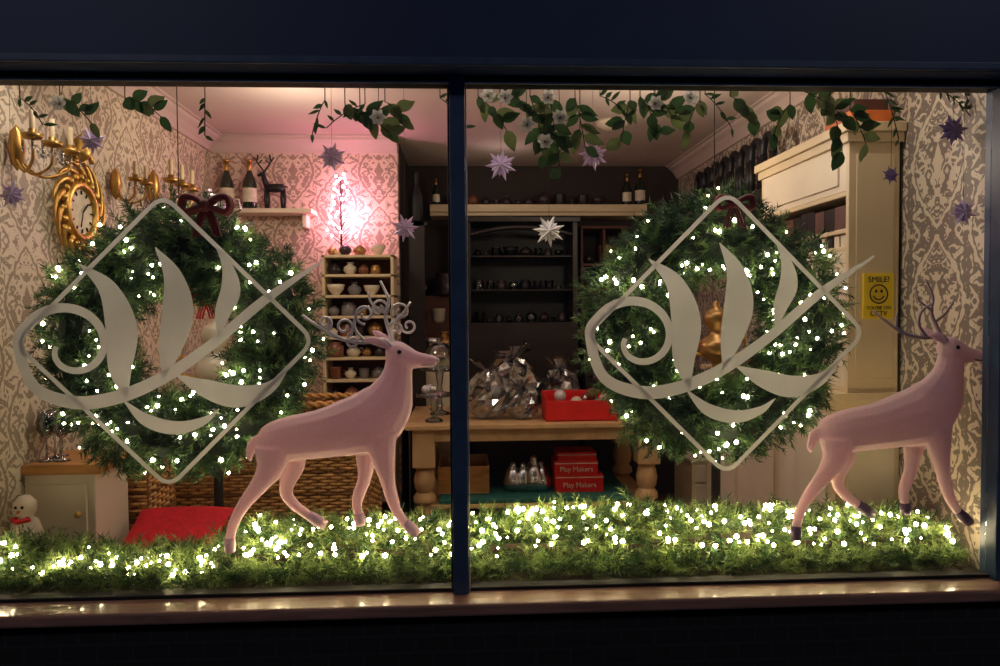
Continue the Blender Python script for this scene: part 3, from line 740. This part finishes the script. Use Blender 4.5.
# cabinet on left
cz=W(60,464,.54).z; cx=W(100,470,.54).x
b=B(); b.bb(XL+.005,cx-.02,.54,.82,.0,cz-.04,M_white); b.bb(XL+.005,cx+.01,.52,.84,cz-.04,cz,M_oak)
b.bb(XL+.03,cx-.05,.528,.54,.08,cz-.08,M_white); b.sphere((cx-.08,.52,cz-.2),.014,M_brass,8)
b.build('white_cabinet',0.004)
wicker('wicker_basket',W(97,480,.88).x,W(148,480,.88).x,.88,1.16,0,W(120,462,.86).z)
b=B()
for u,y in ((38,.6),(52,.66),(62,.6),(45,.7),(22,.66)):
    p=W(u,440,y); b.lathe([(0,0),(.16,0),(.15,.02),(.02,.05),(.018,.45),(.1,.52),(.17,.65),(.17,.8),(.14,1),(.135,1),(.16,.8),(.16,.66),(.08,.55),(0,.5)],(max(p.x,XL+.06),y,cz+.001),M_glass,18,None,.2)
b.build('wine_glasses')
# stool with red cushion
p0=W(112,548,.55); p1=W(214,548,.55); p0.x=max(p0.x,cx+.02); zc=.60
b=B(); b.bb(p0.x+.02,p1.x-.02,.54,.8,zc-.06,zc-.02,M_oak)
for x in (p0.x+.05,p1.x-.05):
    for y in (.57,.77): b.tube([(x,y,0),(x,y,zc-.05)],.018,M_oak,8)
b.build('wooden_stool',0.004)
b=B(); n=14; vs=[];fs=[]
for sgn in (1,-1):
    for i in range(n+1):
        for j in range(n+1):
            a=i/n*2-1; c_=j/n*2-1; th=.035*((1-a**4)*(1-c_**4))**.5
            vs.append(((p0.x+p1.x)/2+a*(p1.x-p0.x)/2*(1-.05*(1-c_*c_)),.67+c_*.15,zc+.075+c_*.06+sgn*th))
for s_ in (0,1):
    o=s_*(n+1)**2
    for i in range(n):
        for j in range(n): q=(o+i*(n+1)+j,o+(i+1)*(n+1)+j,o+(i+1)*(n+1)+j+1,o+i*(n+1)+j+1); fs.append(q if s_==0 else q[::-1])
b.add(vs,fs,M_redf,True); b.build('red_cushion')
# snowman at far left, on the window ledge behind the garland
b=B(); x=W(-4,510,.43).x; x=max(x,XL+.07)
b.lathe([(0,0),(.055,0),(.06,.03),(.06,.1),(.045,.15),(.025,.165),(.04,.19),(.04,.22),(.02,.245),(0,.25)],(x,.43,.656),M_white,16)
b.sphere((x+.012,.392,.656+.21),.006,M_eye,6); b.sphere((x-.012,.392,.656+.21),.006,M_eye,6); b.tube([(x,.392,.85),(x,.37,.846)],[.006,.001],M_orn,6)
b.tube([(x,.43,.656+.165),(x+.03,.4,.656+.16),(x,.38,.656+.158),(x-.03,.4,.656+.16)],.01,M_red,6,True)
b.build('snowman_figurine')
# ---------------------------------------------------------------- gilt clock, sconces on left wall
mc=Vector((XL,.97,W(80,212,.97).z)); b=B()
th=np.linspace(0,2*math.pi,40,endpoint=False)
b.tube([mc+Vector((.03,.12*math.cos(t),.12*math.sin(t))) for t in th],.02,M_gold,8,True)
b.add([mc+Vector((.03,.115*math.cos(t),.115*math.sin(t))) for t in th],[tuple(range(40))],M_label)
for k in range(12):
    t=k*math.pi/6; b.tube([mc+Vector((.034,.078*math.cos(t),.078*math.sin(t))),mc+Vector((.034,.096*math.cos(t),.096*math.sin(t)))],.004,M_ink,4)
b.tube([mc+Vector((.04,0,0)),mc+Vector((.04,.045,.04))],.004,M_ink,5); b.tube([mc+Vector((.04,0,0)),mc+Vector((.04,-.02,-.07))],.003,M_ink,5)
for t in th[::2]: b.sphere(mc+Vector((.03,.15*math.cos(t),.155*math.sin(t))),.018,M_gold,8)
for k in range(14):
    t=k*2*math.pi/14; C=[]
    for i in range(10):
        a=t+i*.09; r=.16+.06*math.sin(i/9*math.pi*.5); C.append(mc+Vector((.03,r*math.cos(a),(r*1.05)*math.sin(a))))
    b.tube(C,[.014*(1-i/12) for i in range(10)],M_gold,6)
for sg in (-1,1):
    for z_ in (1,-1):
        C=[]
        for i in range(14):
            a=i/13*4.2; r=.055*(1-.7*i/13); C.append(mc+Vector((.03,sg*(.05+r*math.cos(a)),z_*(.235+r*math.sin(a)))))
        b.tube(C,.012,M_gold,6)
b.lathe([(0,0),(.03,.02),(.045,.05),(.02,.08),(.03,.1),(0,.13)],mc+Vector((.035,0,.22)),M_gold,10)
b.lathe([(0,-.13),(.02,-.1),(.04,-.05),(.03,-.02),(0,0)],mc+Vector((.035,0,-.2)),M_gold,10)
b.build('gilt_wall_clock')
def sconce(y,z,s=1,arms=3):
    b=B(); c=Vector((XL,y,z))
    b.lathe([(0,-.09),(.022,-.06),(.03,0),(.022,.06),(0,.09)],c+Vector((.035*s,0,0)),M_brass,12,None,s)
    prev=None
    for k in range(arms):
        yy=(k-(arms-1)/2)*.13*s
        P=cat([c+Vector((.02,0,-.02)),c+Vector((.09*s,yy*.4,-.1*s)),c+Vector((.16*s,yy*.9,-.07*s)),c+Vector((.17*s,yy,.0))],6)
        b.tube([Vector(q) for q in P],.006*s,M_brass,6)
        e=c+Vector((.17*s,yy,0)); b.lathe([(0,0),(.03,.005),(.038,.022),(.012,.015),(.014,.04),(0,.04)],e,M_brass,14,None,s)
        b.lathe([(.010,.02),(.010,.11),(0,.112)],e,M_cream,8,None,s)
        for q in range(6):
            d_=e+Vector((.036*s*math.cos(q*1.05),.036*s*math.sin(q*1.05),0))
            for w_ in range(3): b.sphere(d_+Vector((0,0,-.012*s*(w_+1))),.0055*s,M_silver if w_==2 else M_glass,6)
        if prev is not None:
            for i in range(1,8):
                t=i/8; b.sphere(prev.lerp(e,t)+Vector((0,0,-.05*s*math.sin(math.pi*t))),.0055*s,M_glass,6)
        prev=e
    b.build('crystal_wall_sconce')
sconce(.5,2.24,1.0); sconce(1.72,2.29,1.15,3); sconce(1.3,2.24,.9,2)
b=B(); p=W(203,208,2.3); vessel(b,(p.x,2.4,2.15),.26,'pot',M_silver)
b.bb(XL+.004,p.x+.12,2.3,2.5,2.12,2.15,M_white); b.build('silver_pot_on_shelf',0.003)
def figure(u,v,Y,h,zb,m,m2):
    p=W(u,v,Y); b=B()
    b.lathe([(0,0),(.16,0),(.15,.04),(.06,.08),(.05,.16),(.2,.26),(.24,.36),(.2,.46),(.09,.54),(.08,.6),(.15,.68),(.17,.76),(.13,.85),(.04,.9),(.05,.95),(0,1)],(p.x,Y,zb),m,20,None,h)
    for sg in (-1,1): b.tube([Vector(q) for q in cat([Vector((p.x+sg*.2*h,Y,zb+.44*h)),Vector((p.x+sg*.38*h,Y,zb+.5*h)),Vector((p.x+sg*.36*h,Y,zb+.3*h)),Vector((p.x+sg*.2*h,Y,zb+.28*h))],6)],.025*h,m2,6)
    b.lathe([(.16,0),(.15,.02),(.025,.05),(.02,zb-.1),(.03,zb-.03),(.11,zb-.02),(.11,zb),(0,zb)],(p.x,Y,0),M_darkwood,16)
    b.build('porcelain_urn_on_stand')
figure(217,400,1.05,.42,W(217,402,1.05).z,M_cer[0],M_gold)
figure(716,400,1.0,.36,W(716,375,1.0).z,M_cer[4],M_gold)
bow(W(206,300,.32),.5,M_red)
# ---------------------------------------------------------------- right bookcase
bx0=W(848,300,.56).x; by0,by1=.56,1.45
lz=1.24
b=B(); b.bb(bx0,XR-.005,by0,by0+.025,lz,2.33,M_cream); b.bb(bx0,XR-.005,by1-.025,by1,lz,2.33,M_cream); b.bb(XR-.02,XR-.005,by0,by1,lz,2.33,M_cream)
for zz in (lz,1.84,1.915,2.07,2.31): b.bb(bx0,XR-.02,by0+.02,by1-.02,zz,zz+.02,M_cream)
b.bb(bx0,bx0+.02,by0+.02,by1-.02,2.09,2.31,M_white); b.bb(bx0,bx0+.02,by0+.02,by1-.02,lz+.02,1.84,M_white)
b.bb(bx0-.008,bx0,by0+.08,by1-.08,2.12,2.28,M_white); b.bb(bx0-.008,bx0,by0+.08,by1-.08,lz+.08,1.78,M_white)
b.bb(bx0-.03,XR-.005,by0-.03,by1+.03,2.33,2.37,M_cream); b.bb(bx0-.015,XR-.005,by0-.015,by1+.015,2.29,2.33,M_cream)
b.bb(bx0-.05,XR-.005,by0,2.2,0,lz-.03,M_cream); b.bb(bx0-.08,XR-.005,by0-.02,2.22,lz-.03,lz,M_cream)
for k in range(3):
    y0=by0+.06+k*.53; b.bb(bx0-.06,bx0-.05,y0,y0+.47,.1,lz-.1,M_white)
b.bb(bx0,XR-.03,by0-.008,by0,.12,lz-.12,M_white)
b.bb(bx0+.03,XR-.04,by0-.006,by0,lz+.06,2.24,M_cream)
b.build('cream_bookcase',0.004)
b=B(); y=by0+.06
while y<by1-.1:
    t=random.uniform(.06,.1); b.bb(bx0+.02,bx0+.16,y,y+t-.004,1.936,1.936+.115*random.uniform(.8,1),random.choice([M_choc,M_choc,M_cer[3]])); y+=t
b.build('leather_boxes')
b=B(); y=by0+.04
while y<by1-.1: b.bb(bx0+.01,bx0+.02,y,y+.04,1.861,1.861+.048,random.choice([M_label,M_cer[3],M_white])); y+=.055
b.build('gift_cards')
b=B(); b.bb(bx0+.02,bx0+.2,by0+.02,by0+.25,2.371,2.43,M_orn); b.bb(bx0+.04,bx0+.19,by0+.04,by0+.22,2.43,2.48,M_choc); b.build('stacked_boxes',0.003)
# smile sign
sp=W(878,296,by0-.012); b=B(); sw,sh=.13,.19
b.bb(sp.x-sw/2,sp.x+sw/2,by0-.016,by0-.0065,sp.z-sh/2,sp.z+sh/2,M_yel)
yy=by0-.018
b.tube([(sp.x+.038*math.cos(t),yy,sp.z+.008+.038*math.sin(t)) for t in np.linspace(0,2*math.pi,28,endpoint=False)],.0026,M_ink,5,True)
b.tube([(sp.x+.023*math.cos(t),yy,sp.z+.008+.023*math.sin(t)) for t in np.linspace(math.pi*1.1,math.pi*1.9,12)],.0026,M_ink,5)
for dx in (-.012,.012): b.sphere((sp.x+dx,yy,sp.z+.02),.005,M_ink,8,(1,.4,1.4))
so=b.build('smile_cctv_sign')
boxtext(so,'SMILE!',.034,(sp.x,yy,sp.z+.068),M_ink); boxtext(so,"YOU'RE ON",.02,(sp.x,yy,sp.z-.05),M_ink); boxtext(so,'CCTV',.028,(sp.x,yy,sp.z-.074),M_ink)
# dark hoop rack high on the right wall
b=B(); ry0,ry1=1.5,2.85; n=8; z0=2.45
b.bb(XR-.16,XR-.005,ry0,ry1,z0-.19,z0-.17,M_darkwood)
for k in range(n):
    yc=ry0+.085+(ry1-ry0-.17)*k/(n-1)
    b.tube([(XR-.14,yc+.068*math.cos(t),z0+.11*math.sin(t)*.8+.03) for t in np.linspace(-math.pi*.1,math.pi*1.1,14)],.022,M_black,8)
    b.tube([(XR-.14,yc-.065,z0+.02),(XR-.14,yc-.06,z0-.17)],.022,M_black,8); b.tube([(XR-.14,yc+.065,z0+.02),(XR-.14,yc+.06,z0-.17)],.022,M_black,8)
b.build('hoop_rack')
d0=W(692,480,2.3).x; d1=W(745,480,2.3).x; dz=W(720,462,2.3).z
b=B(); b.bb(d0,d1,2.3,2.7,0,dz,M_cream); b.bb(d0-.01,d1+.01,2.29,2.71,dz,dz+.02,M_white)
for k in range(4): zz=.06+k*(dz-.06)/4; b.bb(d0+.02,d1-.02,2.288,2.3,zz,zz+(dz-.06)/4-.02,M_white); b.sphere(((d0+d1)/2,2.28,zz+.06),.012,M_brass,8)
b.build('cream_drawers',0.003)
b=B()
for y,h,k in ((1.6,.16,'vase'),(1.75,.13,'jar'),(1.9,.18,'pot'),(2.08,.14,'bauble')): vessel(b,((bx0+XR)/2,y,lz+.001),h,k,random.choice(M_cer))
b.build('cabinet_ornaments')
b=B(); p=W(612,128,2.3); b.lathe([(0,-.05),(.06,-.045),(.1,-.02),(.11,0),(0,0)],(p.x,2.3,ZC-.001),M_white,20); b.build('ceiling_light')

# ---------------------------------------------------------------- lights
def point(name,loc,w,c,r=.08):
    l=bpy.data.lights.new(name,'POINT'); l.energy=w; l.color=c; l.shadow_soft_size=r; o=bpy.data.objects.new(name,l); o.location=loc; sc.collection.objects.link(o)
def area(name,loc,rot,w,c,sx,sy):
    l=bpy.data.lights.new(name,'AREA'); l.shape='RECTANGLE'; l.size=sx; l.size_y=sy; l.energy=w; l.color=c; o=bpy.data.objects.new(name,l); o.location=loc; o.rotation_euler=rot; sc.collection.objects.link(o)
point('shop_lamp_1',(-0.9,1.6,2.45),13,(1,.82,.60)); point('shop_lamp_2',(1.0,1.4,2.4),13,(1,.82,.60))
point('shop_lamp_3',(.3,3.0,2.6),1.0,(1,.8,.65))
point('pink_lamp',(W(342,215,2.5).x,2.62,2.27),7,(1,.42,.58),.05)
area('window_fill_light',(0,.45,2.62),(math.radians(-20),0,0),15,(1,.85,.68),3.2,.06)  # added area light without a fixture, brightens the reindeer and window display
point('front_fill_1',(-4.2,-4.5,6.0),170,(1,.88,.90),.15)  # added fill behind the camera, lifts reindeer fronts and facade
point('front_fill_2',(4.6,-4.0,6.0),125,(1,.88,.90),.15)  # second added fill, from the right, placed clear of the glass reflection
w=bpy.data.worlds.new('night'); sc.world=w; w.use_nodes=True
w.node_tree.nodes['Background'].inputs[0].default_value=(.12,.25,.6,1); w.node_tree.nodes['Background'].inputs[1].default_value=0.035
